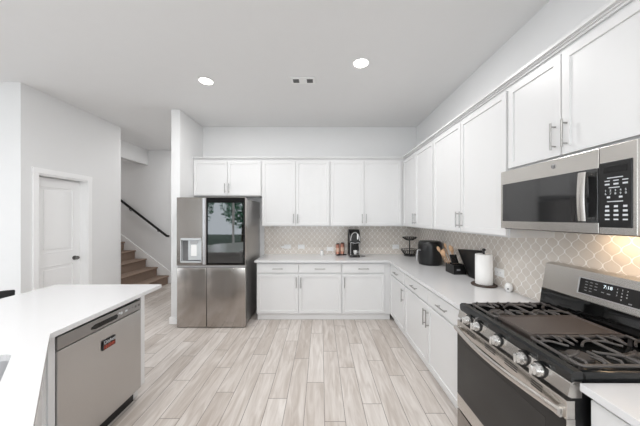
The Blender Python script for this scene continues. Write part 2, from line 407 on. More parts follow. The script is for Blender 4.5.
# filler strips are part of that last door area; blind corner body
# right run uppers (viewer looks along +x; local X = -y)
upper('white two-door wall cabinet in the corner above the fruit basket and air fryer', F(UX-.02, 4.05, 0, 1, 0), [.515, .555], ZB, ZT, ['r', 'l'], depth=.345, lead=.025)
upper('white two-door wall cabinet above the knife block and paper towels', F(UX-.02, 2.955, 0, 1, 0), [.583, .594], ZB, ZT, ['r', 'l'], depth=.345)
upper('short white two-door cabinet directly above the microwave', F(UX-.02, 1.778, 0, 1, 0), [.40, .40], 1.887, ZT, ['r', 'l'], depth=.345)
# back run bases
BF = 3.742
base('white two-drawer two-door base cabinet beside the fridge', F(-.967, BF, 0, 0, 1), [.633, .644], ['r', 'l'])
base('white one-drawer base cabinet in the back row below the coffee maker', F(.31, BF, 0, 0, 1), [.65], ['l'], fill=.09)
# right run bases
RF = 1.03
base('white one-drawer base cabinet on the right side nearest the inner corner', F(RF, BF+.02, 0, 1, 0), [.64], ['r'], lead=.04)
base('white two-drawer two-door base cabinet beside the far side of the range', F(RF, 3.082, 0, 1, 0), [.66, .635], ['r', 'l'])
base('white base cabinet between the range and the right edge of the photo', F(RF, .965, 0, 1, 0), [.45, .45], ['r', 'l'])

# ------------------------------------------------------------------ countertops
ct = MB().prism([(-.99, 3.712), (1.005, 3.712), (1.005, 1.787), (XR-.009, 1.787), (XR-.009, YW-.009), (-.99, YW-.009)], .884, .914)
tag(ct.build('countertop', 'quartz', bevel=.002), 'white L-shaped quartz countertop running from the fridge round the corner to the range', 'countertop')
ct = MB().box(1.005, XR-.009, .05, .972, .884, .914)
tag(ct.build('countertop', 'quartz', bevel=.002), 'short white quartz countertop on the near side of the range', 'countertop')

# island: straight leg with the dishwasher, 45 degree wing with the sink
q2 = math.sqrt(.5); B = Vector((-1.497, 1.38)); U = Vector((q2, -q2)); V = Vector((-q2, -q2))
def wp(u, v): p = B+U*u+V*v; return (p.x, p.y)
outer = [(-1.532, 2.402), (-2.534, 2.402), (-2.534, 1.0)] + [wp(1.127, 1.0), wp(1.127, 0), (B.x, B.y)]
su0, su1, sv0, sv1, cr = .148, .90, .113, .53, .05
def rrect(a0, a1, b0, b1, r, k=5):
    pts = []
    for cx_, cy_, s_ in ((a1-r, b1-r, 0), (a0+r, b1-r, 1), (a0+r, b0+r, 2), (a1-r, b0+r, 3)):
        for i in range(k+1):
            t = (s_+i/k)*PI/2; pts.append((cx_+r*math.cos(t), cy_+r*math.sin(t)))
    return pts
hole = [wp(*p) for p in rrect(su0, su1, sv0, sv1, cr)]
bm = bmesh.new()
for lp in (outer, hole):
    vs = [bm.verts.new((x, y, .914)) for x, y in lp]
    for i in range(len(vs)): bm.edges.new((vs[i], vs[(i+1) % len(vs)]))
bmesh.ops.triangle_fill(bm, use_beauty=True, edges=bm.edges[:], normal=(0, 0, 1))
r = bmesh.ops.extrude_face_region(bm, geom=bm.faces[:])
for v in [e for e in r['geom'] if isinstance(e, bmesh.types.BMVert)]: v.co.z = .884
mb = MB(); mb.bm.free(); mb.bm = bm
tag(mb.build('island_countertop', 'quartz'), 'white quartz island countertop in the left foreground with an angled corner', 'countertop')
# island cabinet
isl = thing('island_cabinet', 'white island base around the dishwasher in the left foreground', 'cabinet', T(-1.545, 1.45, 0))
ib = MB()
ib.box(-.93, -.62, .0, .74, .0, .884)                       # back half
ib.box(-.62, 0, .69, .74, .11, .884, .002)                # end stile by the dishwasher
ib.box(-.62, -.06, .69, .74, 0, .11)
ib.box(-.62, .0, -.035, .003, .11, .884)
ib.box(-.62, -.06, -.035, .003, 0, .11)
ib.build('body', 'cab', isl)
# wing cabinet, facing the kitchen at 45 degrees
p = wp(1.10, .012)
wc = thing('sink_cabinet', 'white angled sink cabinet at the left edge under the island counter', 'cabinet', F(p[0], p[1], 0, -1, -1))
WW = 1.09
wb_ = MB().box(0, WW, .021, .09, .105, .884).box(0, WW, .56, .6, .105, .884).box(0, .02, .09, .56, .105, .884).box(WW-.02, WW, .09, .56, .105, .884).box(.02, WW-.02, .09, .56, .105, .13)
wb_.build('body', 'cab', wc)
MB().box(.01, WW-.05, .071, .56, 0, .105).build('toe_kick', 'toe', wc)
for a, b_, hx in ((.02, .53, .50), (.536, 1.02, .566)):
    d_ = MB().shaker(a, b_, .122, .862).build('door', 'cab', wc); pull(d_, hx, .56, .16, True)
# sink basin
sk_ = MB(); loops = []
for ins, z in ((-.012, .883), (0.0, .883), (.004, .72), (.03, .69)):
    loops.append([sk_.bm.verts.new((*wp(*q), z)) for q in rrect(su0+ins, su1-ins, sv0+ins, sv1-ins, cr)])
for A, Bq in zip(loops, loops[1:]):
    for i in range(len(A)): sk_.bm.faces.new((A[i], A[(i+1) % len(A)], Bq[(i+1) % len(A)], Bq[i]))
sk_.bm.faces.new(loops[-1])
sko = tag(sk_.build('kitchen_sink', mat('sink_steel', (200, 200, 202), .45, .6), smooth=True), 'undermount stainless sink cut into the island countertop at the left edge', 'sink')
so = sko.modifiers.new('thickness', 'SOLIDIFY'); so.thickness = .0015; so.offset = -1 if False else 1

# ------------------------------------------------------------------ dishwasher (faces +x)
dw = thing('dishwasher', 'stainless steel dishwasher built into the island', 'dishwasher', F(-1.535, 1.456, 0, -1, 0))
W = .677
MB().box(.006, W-.006, .035, .56, .1, .87).box(.01, W-.01, .06, .56, 0, .1).build('tub_body', 'black', dw)
MB().box(0, W, 0, .034, .112, .776, .004).build('door_panel', 'dwsteel', dw)
cp = MB().box(0, W, 0, .034, .780, .858, .004)
cp.build('control_strip', mat('dishwasher_control_steel', (158, 156, 154), .3, 1, var=.05, scale=5), dw)
hm = MB()
pts = [(W*.33+.02, .797), (W*.62, .797), (W*.635, .806), (W*.64, .818), (W*.62, .83), (W*.33+.02, .83), (W*.315, .82), (W*.315, .806)]
hm.prism(pts, -.0015, .004, 'xz').build('pocket_handle', 'blackgloss', dw)
for q in (.80, .845): MB().box(W*q, W*q+.012, -.0015, .002, .823, .829).build('button', 'grey', dw)
MB().box(W*.745, W*.745+.022, -.0015, .002, .815, .829, .001).build('button', 'legend', dw)
MB().cyl((W*.66, -.0015, .828), (W*.66, .002, .828), .007).build('button', 'legend', dw)
MB().cyl((W*.69, -.0015, .822), (W*.69, .002, .822), .011, seg=16).build('button', 'legend', dw)
for q in (.905, .96): MB().cyl((W*q, -.002, .821), (W*q, .002, .821), .009).build('indicator', 'steeld', dw)
# magnet on the dishwasher door
mg = thing('dishwasher_magnet', 'small black magnet with white and red lettering stuck on the dishwasher door', 'magnet', F(-1.5338, 1.456+W*.515, .655, -1, 0))
MB().box(-.055, .055, -.006, -.0012, -.034, .034, .0015).build('plate', 'black', mg)
text('lettering', 'Dishes', .036, 'legend', mg, T(.005, -.0066, .015) @ TXT)
for i, ch in enumerate('CLEAN'):
    MB().tube([(-.042+i*.0185, -.0068, -.029), (-.026+i*.0185, -.0068, -.029), (-.026+i*.0185, -.0068, -.003), (-.042+i*.0185, -.0068, -.003)], .0012, 4, closed=True).build('letter_frame', 'red', mg)
    text('lettering', ch, .024, 'red', mg, T(-.034+i*.0185, -.0076, -.016) @ TXT)

# ------------------------------------------------------------------ refrigerator (faces -y)
FY = 3.51; FX0, FX1, FZ = -2.026, -1.062, 1.838
fr = thing('refrigerator', 'stainless four-door refrigerator with a dark glass upper right door', 'refrigerator', T(FX0, FY, 0))
w_ = FX1-FX0
MB().box(.012, w_-.004, .075, .84, .04, FZ-.02, .004).box(.03, w_-.03, .12, .8, 0, .04).build('cabinet_body', mat('fridge_side_steel', (176, 174, 172), .34, .9, var=.05), fr)
sx = .418; hz = .868
def fdoor(nm, x0, x1, z0, z1, m='fsteel'):
    return MB().box(x0, x1, 0, .068, z0, z1, .008, 3).build(nm, m, fr, smooth=True)
# upper left door with dispenser recess
dx0, dx1, dz0, dz1 = .055, .345, .925, 1.262
ul = MB()
ul.box(0, dx0, 0, .068, hz+.012, FZ).box(dx1, sx-.003, 0, .068, hz+.012, FZ).box(dx0, dx1, 0, .068, hz+.012, dz0).box(dx0, dx1, 0, .068, dz1, FZ).box(dx0, dx1, .055, .068, dz0, dz1)
ul_o = ul.build('upper_left_door', 'fsteel', fr)
ds = MB().box(dx0-.004, dx1+.004, -.004, .002, dz1-.028, dz1+.004, .001).box(dx0-.004, dx0+.006, -.004, .05, dz0, dz1, .001).box(dx1-.006, dx1+.004, -.004, .05, dz0, dz1, .001)
ds.box(dx0, dx1, -.004, .05, dz0-.004, dz0+.014, .001)
ds_o = ds.build('dispenser_frame', 'dispenser', ul_o)
MB().box(dx0+.006, dx1-.006, .048, .055, dz0+.014, dz1-.028).build('dispenser_back', 'grey', ul_o)
MB().box(.155, dx1-.01, .01, .048, dz0+.03, dz1-.03, .004).build('dispenser_panel', 'dispenser', ul_o)
MB().box(.20, .28, -.003, .012, dz0+.09, dz1-.09, .004).build('dispenser_paddle', 'white', ul_o)
MB().box(.19, .29, -.002, .02, dz1-.075, dz1-.04, .003).build('dispenser_spout', 'silver', ul_o)
ur = MB().box(sx+.003, w_, 0, .068, hz+.012, FZ, .006, 2).build('upper_right_door', 'fsteel', fr)
MB().box(sx+.004, w_-.005, -.004, .004, hz+.02, FZ-.004, .003).build('panel_border', 'flat', ur)
MB().box(sx+.022, w_-.026, -.006, -.002, hz+.05, FZ-.075, .001).build('glass_panel', 'mirror', ur)
fdoor('lower_left_door', 0, sx-.003, .01, hz-.018)
fdoor('lower_right_door', sx+.003, w_, .01, hz-.018)
MB().box(.006, w_-.006, .012, .06, hz-.016, hz+.010).build('handle_recess', 'silver', fr)
hl = MB().prism([(sx-.05, -.0), (sx-.045, -.018), (sx-.02, -.022), (sx-.006, -.014), (sx-.006, 0)], hz+.03, FZ-.01).build('door_grip', 'silver', ul_o, smooth=True)
# curved steel sweep like the handle's highlight plate
for a_ in (.05, w_-.15): MB().box(a_, a_+.1, .09, .17, FZ-.03, FZ+.006, .004).build('hinge_cover', 'black', fr)
MB().box(w_-.035, w_-.01, .012, .06, .2, .24).build('side_badge', 'steeld', fr)

# ------------------------------------------------------------------ microwave (faces -x)
mw = thing('microwave', 'stainless over-the-range microwave mounted below the short cabinet', 'microwave', F(1.275, 1.772, 1.478, 1, 0))
W, H = .765, .397
MB().box(0, W, .03, .385, .008, H-.003, .003).build('body', 'steeld', mw)
MB().box(.01, W-.01, .02, .38, 0, .012).build('underside', 'black', mw)
SP = .626
dr_ = MB()
wx0, wx1, wz0, wz1 = .018, SP-.0, .055, .306
dr_.box(0, SP-.002, 0, .03, 0.005, wz0, .002).box(0, SP-.002, 0, .03, wz1, H, .002).box(0, wx0, 0, .03, wz0, wz1).box(wx0, SP-.002, .012, .03, wz0, wz1)
dmw = dr_.build('door', 'steel', mw)
MB().box(wx0-.002, SP-.004, -.001, .012, wz0-.002, wz1+.002, .002).build('window', 'mwglass', dmw)
hp = []
for i in range(13):
    t = i/12; z = .062+t*.232; hp.append((.578, -.028-.006*math.sin(PI*t), z))
hb = MB()
prev = None
for i in range(12):
    p_, q_ = hp[i], hp[i+1]
    vs = []
    for (x_, y_, z_) in (p_, q_):
        vs.append([hb.bm.verts.new(c_) for c_ in ((x_-.018, y_-.002, z_), (x_-.008, y_-.006, z_), (x_+.008, y_-.006, z_), (x_+.018, y_-.002, z_), (x_+.018, y_+.008, z_), (x_-.018, y_+.008, z_))])
    for k in range(6): hb.bm.faces.new((vs[0][k], vs[0][(k+1) % 6], vs[1][(k+1) % 6], vs[1][k]))
    if i in (0,): hb.bm.faces.new(vs[0][::-1])
    if i == 11: hb.bm.faces.new(vs[1])
bmesh.ops.remove_doubles(hb.bm, verts=hb.bm.verts, dist=1e-5)
hb.box(.562, .594, -.024, .0, .062, .082).box(.562, .594, -.024, .0, .272, .292)
hb.build('handle', 'steel', dmw, smooth=True)
MB().box(SP+.001, W, 0, .03, .005, H, .002).build('control_frame', 'steel', mw)
pc = MB().box(SP+.001, W-.015, -.004, .002, .035, .325, .003).build('control_panel', 'black', mw)
MB().box(SP+.022, SP+.108, -.0052, -.003, .276, .304).build('display', 'blackgloss', pc)
for zz, cols, ww, hh in ((.240, 3, .020, .004), (.225, 3, .018, .007), (.168, 2, .012, .008), (.128, 3, .014, .009), (.109, 3, .016, .009), (.090, 3, .018, .008), (.071, 3, .017, .006)):
    for c_ in range(cols):
        xx = SP+.036+c_*(.033 if cols == 3 else .045)+(.005 if cols == 2 else 0)
        MB().box(xx-ww/2, xx+ww/2, -.0048, -.003, zz-hh/2, zz+hh/2).build('button_legend', 'legend', pc)
for x0_, x1_, zz in ((.036, .094, .253), (.042, .082, .210), (.036, .094, .149)):
    MB().box(SP+x0_, SP+x1_, -.0048, -.003, zz-.002, zz+.002).build('button_legend', 'legend', pc)
for r_, row in enumerate(('1 2 3 4 5', '6 7 8 9 0')):
    for c_, ch in enumerate(row.split()):
        text('digit', ch, .013, 'legend', pc, T(SP+.030+c_*.0185, -.0045, .197-r_*.014) @ TXT)
EX = .402
em = MB().cyl((EX, 0, .358), (EX, -.003, .358), .0125, seg=24); emo = em.build('emblem', 'silver', dmw, smooth=True)
tr = MB().tube([(EX+.010*math.cos(a*PI/8), -.0035, .358+.010*math.sin(a*PI/8)) for a in range(16)], .0012, 6, closed=True)
tr.tube([(EX-.006+.004*math.cos(a*PI/8), -.0035, .358+.004*math.sin(a*PI/8)) for a in range(3, 16)], .001, 6).tube([(EX+.005+.004*math.cos(a*PI/8), -.0035, .358+.004*math.sin(a*PI/8)) for a in range(3, 16)], .001, 6)
tr.build('emblem_mark', 'steeld', emo)

MB().box(.45, .55, .25, .31, -.003, .0).build('task_lamp_lens', mat('task_lamp_lens', (255, 240, 215), .5, emit=(255, 214, 165), es=3), mw)
tl = bpy.data.lights.new('task_lamp', 'AREA'); tl.shape = 'RECTANGLE'; tl.size = .3; tl.size_y = .06; tl.energy = 1.9; tl.color = (1, .72, .45)
to = bpy.data.objects.new('task_lamp', tl); COL.objects.link(to); to.parent = mw; to.location = (.5, .28, -.006); to.rotation_euler = (math.radians(20), 0, 0)
# ------------------------------------------------------------------ range (faces -x); local X = 0 far side .. W near side
RG = F(.965, 1.77, 0, 1, 0); W = .788
rg = thing('gas_range', 'stainless gas range with griddle and black grates, below the microwave', 'range', RG)
MB().box(.004, W-.004, .03, .63, .03, .90).box(.04, W-.04, .06, .6, 0, .03).build('body', 'black', rg)
# cooktop: tray with raised rim
tp = MB()
tp.box(0, W, .020, .625, .895, .918, .004)
tp.prism([(.018, .912), (.018, .942), (.03, .952), (.06, .952), (.075, .935), (.075, .912)], 0, W, 'yz')
tp.box(0, .022, .06, .60, .912, .949, .004).box(W-.022, W, .06, .60, .912, .949, .004)
tp.build('cooktop', 'enamel', rg, smooth=True)
# control panel
MB().prism([(.02, .847), (.004, .855), (.016, .905), (.03, .912), (.06, .912), (.06, .847)], .0, W, 'yz').build('control_panel', 'steel', rg)
MB().box(.002, W-.002, .022, .06, .80, .85).build('panel_gap', 'black', rg)
for kx in (-.268, -.177, 0, .173, .264):
    xx = W/2+kx; zc = .881
    k = MB().cyl((xx, .010, zc), (xx, -.008, zc), .029, .027, 28).cyl((xx, -.008, zc), (xx, -.024, zc), .024, .021, 28)
    k.box(xx-.007, xx+.007, -.036, -.02, zc-.021, zc+.021, .003)
    ko = k.build('knob', 'chrome', rg, smooth=True)
    MB().cyl((xx, .016, zc), (xx, .004, zc), .034, seg=28).build('knob_skirt', 'black', ko)
# oven door
od = MB().box(0, W, 0, .034, .762, .835, .002)
od.box(0, W, 0, .034, .225, .322, .002).box(0, .012, 0, .034, .322, .762).box(W-.012, W, 0, .034, .322, .762).box(.012, W-.012, .01, .034, .322, .762)
od_o = od.build('oven_door', 'steel', rg)
MB().box(.002, W-.002, -.002, .01, .322, .760, .002).build('oven_window', 'ovenglass', od_o)
MB().box(.09, W-.09, -.0028, 0, .385, .70, .001).build('inner_pane', mat('inner_oven_glass', (30, 29, 28), .16, var=.3, scale=4), od_o)
for c_ in (.12, .30, .455, .62):
    for zz in (.794, .806, .818): MB().box(c_, c_+(.085 if c_ != .62 else .06), -.0008, .002, zz-.0025, zz+.0025).build('vent_slot', 'black', od_o)
hd = MB(); NN = 16; prevv = None
for i in range(NN+1):
    t = i/NN; x_ = .008+t*(W-.016); y_ = -.022-.032*math.sin(PI*t); z_ = .788-.006*math.sin(PI*t)
    ring = [hd.bm.verts.new(c_) for c_ in ((x_, y_-.006, z_-.012), (x_, y_-.009, z_), (x_, y_-.006, z_+.010), (x_, y_+.004, z_+.014), (x_, y_+.012, z_+.010), (x_, y_+.012, z_-.012))]
    if prevv:
        for k in range(6): hd.bm.faces.new((prevv[k], prevv[(k+1) % 6], ring[(k+1) % 6], ring[k]))
    else: hd.bm.faces.new(ring[::-1])
    prevv = ring
hd.bm.faces.new(prevv)
hd.box(.008, .034, -.02, .001, .765, .80, .002).box(W-.034, W-.008, -.02, .001, .765, .80, .002)
hd.build('handle', 'steel', od_o, smooth=True)
MB().box(0, W, 0, .034, .06, .212, .003).build('storage_drawer', 'steelv', rg)
# backguard
bgm = MB().prism([(.60, .90), (.60, 1.07), (.63, 1.235), (.66, 1.245), (.69, 1.245), (.69, .90)], 0.0, W, 'yz')
bgo = bgm.build('backguard', 'steel', rg)
MB().prism([(.575, .915), (.594, 1.066), (.604, 1.066), (.604, .915)], 0.004, W-.004, 'yz').build('backguard_base', 'blackgloss', bgo)
tilt = math.atan2(.03, .165)
Rp = T(W/2, .6135, 1.147) @ Matrix.Rotation(-tilt, 4, 'X')
pn = MB().box(-.149, .149, -.003, .004, -.044, .044, .001).build('control_display', 'black', bgo, R=Rp)
MB().box(-.156, -.149, -.005, .004, -.05, .05, .001).box(.149, .156, -.005, .004, -.05, .05, .001).box(-.149, .149, -.005, .004, .044, .05, .001).box(-.149, .149, -.005, .004, -.05, -.044, .001).build('display_frame', 'silver', bgo, R=Rp)
text('clock', '7:18', .026, 'digit', pn, Rp @ T(.0, -.0035, .022) @ TXT)
for r_ in range(4):
    for c_ in range(3):
        if r_ == 3 and c_ == 2: continue
        xx = -.11+c_*.026; zz = .028-r_*.017
        MB().box(xx-.007, xx+.007, -.0038, -.002, zz-.002, zz+.002).build('button_legend', 'legendg', pn, R=Rp)
for x0_, x1_, z0_, z1_ in ((-.028, -.014, -.012, -.008), (.0, .016, -.014, -.008), (.10, .114, -.036, -.030)):
    MB().box(x0_, x1_, -.0038, -.002, z0_, z1_).build('button_legend', 'legendg', pn, R=Rp)
for i, ch in enumerate('1234567890'):
    c_ = i % 3 if i < 9 else 1; r_ = i//3 if i < 9 else 3
    text('digit', ch, .011, 'legend', pn, Rp @ T(.045+c_*.022, -.0035, .027-r_*.017) @ TXT)
# burners
def burner(x, y, r=.045):
    bo = MB().lathe([(0, 0), (r+.018, 0), (r+.016, .006), (r, .009), (r, .018), (0, .018)], 28, (x, y, .918)).build('burner', 'burner', rg, smooth=True)
    MB().lathe([(0, .018), (r-.006, .018), (r-.003, .022), (r-.006, .027), (0, .028)], 28, (x, y, .918)).build('burner_cap', 'iron', bo, smooth=True)
for bx, by, r_ in ((.135, .19, .045), (.135, .46, .035), (W-.135, .19, .05), (W-.135, .46, .036), (W/2, .325, .04)): burner(bx, by, r_)
# grates
def grate(x0, x1):
    gm = MB(); y0, y1 = .085, .585; zt = .963; bt = .008
    def bar(a, b_, th=.006): 
        gm.tube([(a[0], a[1], zt), (b_[0], b_[1], zt)], th, 6)
    fr_ = rrect(x0, x1, y0, y1, .02, 3)
    gm.tube([(x, y, zt-.006) for x, y in fr_], .0075, 8, closed=True)
    ym = (y0+y1)/2; xm = (x0+x1)/2
    bar((x0, ym), (x1, ym), .007)
    for cy_ in ((y0+ym)/2, (y1+ym)/2):
        hy = (ym-y0)/2
        for sx_ in (-1, 1):
            for sy_ in (-1, 1):
                # curved arms from the frame towards the burner, raised fingers
                pts = []
                for i in range(8):
                    t = i/7; px_ = xm+sx_*((x1-x0)/2*(1-t)*.55+.022*t+ .012*math.sin(PI*t)); py_ = cy_+sy_*(hy*(1-t)+.03*t)
                    pts.append((px_, py_, zt+.004*math.sin(PI*min(1, t*1.2))))
                gm.tube(pts, .0055, 6)
            gm.tube([(xm+sx_*(x1-x0)/2, cy_, zt-.004), (xm+sx_*(x1-x0)/3, cy_, zt+.004), (xm+sx_*.03, cy_, zt+.002)], .0058, 6)
    nf = 7
    for i in range(nf):      # raised fingers along both long sides
        yy = y0+.03+(y1-y0-.06)*i/(nf-1)
        for xs, s_ in ((x0, 1), (x1, -1)):
            gm.tube([(xs, yy, zt-.008), (xs+s_*.012, yy, zt+.006), (xs+s_*.04, yy, zt+.003), (xs+s_*.06, yy, zt-.002)], .0055, 6)
    for (x, y) in ((x0+.012, y0+.012), (x1-.012, y0+.012), (x0+.012, y1-.012), (x1-.012, y1-.012)):
        gm.cyl((x, y, .918), (x, y, zt-.006), .008, seg=8)
    return gm.build('grate', 'iron', rg, smooth=True)
grate(.028, .262); grate(W-.274, W-.028)
MB().tube([(.27, .575, .955), (W-.28, .575, .955)], .007, 8).build('rear_rail', 'griddle', rg, smooth=True)
gd = MB().box(.268, W-.282, .095, .548, .948, .966, .006).box(.285, W-.298, .11, .13, .918, .948).box(.285, W-.298, .50, .53, .918, .948)
gdo = gd.build('griddle', 'griddle', rg)
MB().tube([(x, y, .967) for x, y in rrect(.272, W-.286, .099, .544, .015, 3)], .005, 8, closed=True).build('griddle_rim', 'griddle', gdo, smooth=True)

# ------------------------------------------------------------------ stairs
st_ = thing('staircase', 'carpeted brown stairs climbing to the left beyond the pantry wall', 'stairs', T(x0s, 4.445, 0))
for k in range(9):
    MB().box(-(k+1)*run-(0 if k < 8 else 1.2), .0-k*run, 0, 1.43, 0 if k == 0 else k*rr-.02, (k+1)*rr-.03).box(-(k+1)*run-.01-(0 if k < 8 else 1.2), .032-k*run, 0, 1.433, (k+1)*rr-.035, (k+1)*rr, .014, 3).build('step', 'carpet', st_, smooth=True)
hr = thing('handrail', 'black handrail on the wall above the stairs', 'handrail', T(-3.57, 5.83, 1.12))
MB().tube([(.02, -.0, .0), (-.03, 0, .005), (-.08, 0, .045), (-1.08, 0, .818), (-1.9, 0, 1.44)], .026, 10).build('rail', 'black', hr, smooth=True)
for t in (.25, .9, 1.6):
    MB().tube([(-t, .069, t*.76-.09), (-t, .03, t*.76-.09), (-t, 0, t*.76-.035)], .008, 8).build('bracket', 'black', hr, smooth=True)

# ------------------------------------------------------------------ ceiling fittings
def can(x, y, label, en=24):
    t = thing('ceiling_light', label, 'light', T(x, y, ZC), 'recessed ceiling lights')
    MB().lathe([(.086, 0), (.09, -.004), (.074, -.006), (.070, .0)], 32).build('trim_ring', 'trim', t, smooth=True)
    MB().cyl((0, 0, -.0005), (0, 0, -.004), .071, seg=32).build('lens', 'lamp', t)
    l = bpy.data.lights.new('recessed_lamp', 'AREA'); l.shape = 'DISK'; l.size = .13; l.energy = en; l.color = (1, .992, .985)
    o = bpy.data.objects.new('recessed_lamp', l); COL.objects.link(o); o.parent = t; o.location = (0, 0, -.012)
can(-1.334, 2.90, 'round recessed ceiling light left of the vent, nearer the fridge')
can(.41, 2.563, 'round recessed ceiling light right of the vent, nearer the range')
for x, y in ((-1.9, .7), (-.35, .4), (-1.9, -1.6), (-.35, -1.6), (-3.6, -1.2), (-4.8, .9)): can(x, y, 'round recessed ceiling light added out of view as fill')  # extra unseen lamps added to even out the room light
can(-2.8, 5.1, 'round recessed ceiling light added out of view in the hall behind the fridge wall', 16)  # unseen lamp added to brighten the hall
can(-5.6, 5.2, 'round recessed ceiling light added out of view over the upper stairs', 9)  # unseen lamp added to brighten the stairwell
cv = thing('ceiling_vent', 'white rectangular ceiling vent with two dark louvre panels', 'vent', T(-.207, 2.88, ZC))
MB().box(-.14, .14, -.065, .065, -.012, 0, .004).build('frame', 'white', cv)
for sx_ in (-1, 1):
    x0_, x1_ = (-.113, -.045) if sx_ < 0 else (.045, .113)
    lo = MB().box(x0_, x1_, -.038, .038, -.0135, -.011).build('louvre_panel', 'ventdark', cv)
    sl = MB()
    for k in range(6): sl.box(x0_, x1_, -.034+k*.0125, -.031+k*.0125, -.016, -.0125)
    sl.build('slats', 'grey', lo)

# ------------------------------------------------------------------ outlets
def outlet(label, mtx, kind='outlet', gangs=1):
    t = thing('wall_outlet' if kind == 'outlet' else 'light_switch', label, 'outlet' if kind == 'outlet' else 'switch', mtx, 'wall plates on the backsplash')
    p = MB().box(-.06, .06, -.006, 0, -.037, .037, .002).build('plate', 'white', t)
    for s_ in (-1, 1):
        f = MB().box(s_*.022-.017, s_*.022+.017, -.008, -.006, -.014, .014, .001).build('socket', 'trim', p)
        MB().box(s_*.022-.006, s_*.022-.004, -.0085, -.0075, -.005, .006).box(s_*.022+.004, s_*.022+.006, -.0085, -.0075, -.005, .006).build('slots', 'grey', f)
    return t
yb = YW-.008; ZO = 1.045
outlet('white wall outlet on the back tiles, nearest the fridge, holding a plug', F(-.585, yb, ZO, 0, 1))
outlet('white wall outlet on the back tiles, second from the fridge', F(-.345, yb, ZO, 0, 1))
outlet('white wall outlet on the back tiles just left of the red tins', F(.16, yb, ZO-.04, 0, 1))
outlet('white wall outlet on the back tiles near the fruit basket', F(1.305, yb, ZO, 0, 1))
outlet('white wall outlet on the right tiles behind the paper towels', F(XR-.008, 2.325, ZO, 1, 0))
pg = thing('plug_adapter', 'small white pointed plug adapter in the outlet nearest the fridge', 'plug', F(-.655, yb, ZO-.002, 0, 1))
MB().prism([(-.055, 0), (-.02, .016), (.03, .018), (.03, -.018), (-.02, -.016)], -.035, -.0085, 'xz').build('housing', 'white', pg)
MB().cyl((.01, -.038, 0), (.01, -.035, 0), .004).build('light', 'trim', pg)

# ------------------------------------------------------------------ things on the counter
CT = .9145
# coffee machine
cmx = thing('coffee_maker', 'black single-serve coffee maker on the back counter beside the red tins', 'coffee maker', T(.545, 4.03, CT))
prof = [(.0, .0), (.0, .02), (.14, .03), (.15, .03), (.15, .2), (.0, .22)]
bd = MB().box(-.085, .085, -.03, .28, 0, .04, .012, 3).box(-.085, .085, .12, .28, .03, .40, .02, 3)
bd.prism([(-.03, .23), (-.035, .27), (-.02, .33), (.03, .40), (.10, .435), (.2, .44), (.27, .41), (.28, .23)], -.085, .085, 'yz')
bd.build('housing', 'black', cmx, smooth=True, bevel=.006)
MB().box(-.062, .062, -.034, -.02, .275, .375, .01, 3).build('front_panel', 'tank', cmx, R=T(0, .02, 0) @ Matrix.Rotation(-.25, 4, 'X'))
ch = []
for i in range(13):
    a = PI*i/12; ch.append((-.072*math.cos(a)*1.0, -.044+.03*math.sin(a), .27+.13*math.sin(a)))
MB().tube(ch, .008, 8).build('lid_handle', 'silver', cmx, smooth=True)
MB().tube([(-.07, -.02, .03), (-.072, -.03, .1), (-.07, -.036, .24)], .005, 8).tube([(.07, -.02, .03), (.072, -.03, .1), (.07, -.036, .24)], .005, 8).tube([(-.07, -.036, .24), (0, -.042, .228), (.07, -.036, .24)], .005, 8).build('chrome_trim', 'silver', cmx, smooth=True)
MB().cyl((0, .04, .235), (0, .04, .19), .03, .02).build('brew_spout', 'black', cmx, smooth=True)
MB().box(-.07, .07, -.025, .11, .04, .046, .002).build('drip_tray', 'steeld', cmx)
MB().box(.03, .05, -.046, -.036, .29, .38, .004).build('lever', 'white', cmx)
cup = thing('coffee_cup', 'small white cup on the drip tray of the coffee maker', 'cup', T(.555, 4.06, CT+.046))
MB().lathe([(0, 0), (.02, 0), (.024, .01), (.031, .06), (.028, .06), (.021, .012), (0, .008)], 20).build('bowl', 'white', cup, smooth=True)
MB().tube([(.028, 0, .05), (.046, 0, .045), (.046, 0, .025), (.025, 0, .018)], .004, 6).build('handle', 'white', cup, smooth=True)
mt = MB().box(-.2, .2, -.06, .05, 0, .008, .003)
tag(mt.build('drip_mat', 'black'), 'thin black mat lying behind the coffee maker base', 'mat', mtx=T(.575, 4.36-.03-.0, CT)) if False else mt.bm.free()
# two black spoons/arms flanking the machine
ar = tag(MB().tube([(-.19, .0, .012), (-.12, 0, .014), (-.02, .02, .012)], .012, 8, rs=[.012, .013, .01]).build('black_scoop', 'black', smooth=True), 'black scoop lying on the counter between the red tins and the coffee maker', 'scoop', mtx=T(.56-.02, 4.20, CT+.001))
ar.location.x = .448
kn_ = thing('paring_knife', 'dark knife lying on the counter right of the coffee maker', 'knife', T(.66, 4.12, CT))
MB().box(0, .07, -.008, .008, 0, .012, .003).build('grip', 'black', kn_)
MB().prism([(.07, -.007), (.15, -.003), (.165, .004), (.07, .008)], .004, .006).build('blade', 'steeld', kn_)
# red tins
for (x, y, h, r_, lb) in ((.285, 4.27, .20, .032, 'copper red tin left of its twin by the coffee maker'), (.365, 4.28, .215, .034, 'taller copper red tin nearest the coffee maker')):
    t = thing('tin_canister', lb, 'tin', T(x, y, CT), 'red tins by the coffee maker')
    tb = MB().lathe([(0, 0), (r_, 0), (r_+.002, .006), (r_, .01), (r_, h-.03), (r_+.002, h-.025), (r_-.004, h-.02), (0, h-.02)], 24).build('can', 'copper', t, smooth=True)
    MB().lathe([(r_+.0006, h*.3), (r_+.0012, h*.3), (r_+.0012, h*.62), (r_+.0006, h*.62)], 24).build('label_band', mat('cream_label', (214, 180, 160), .5, var=.3, scale=60), t, smooth=True)
    MB().lathe([(0, h-.02), (r_-.006, h-.02), (r_-.006, h-.004), (0, h)], 24).build('lid', 'lid', t, smooth=True)
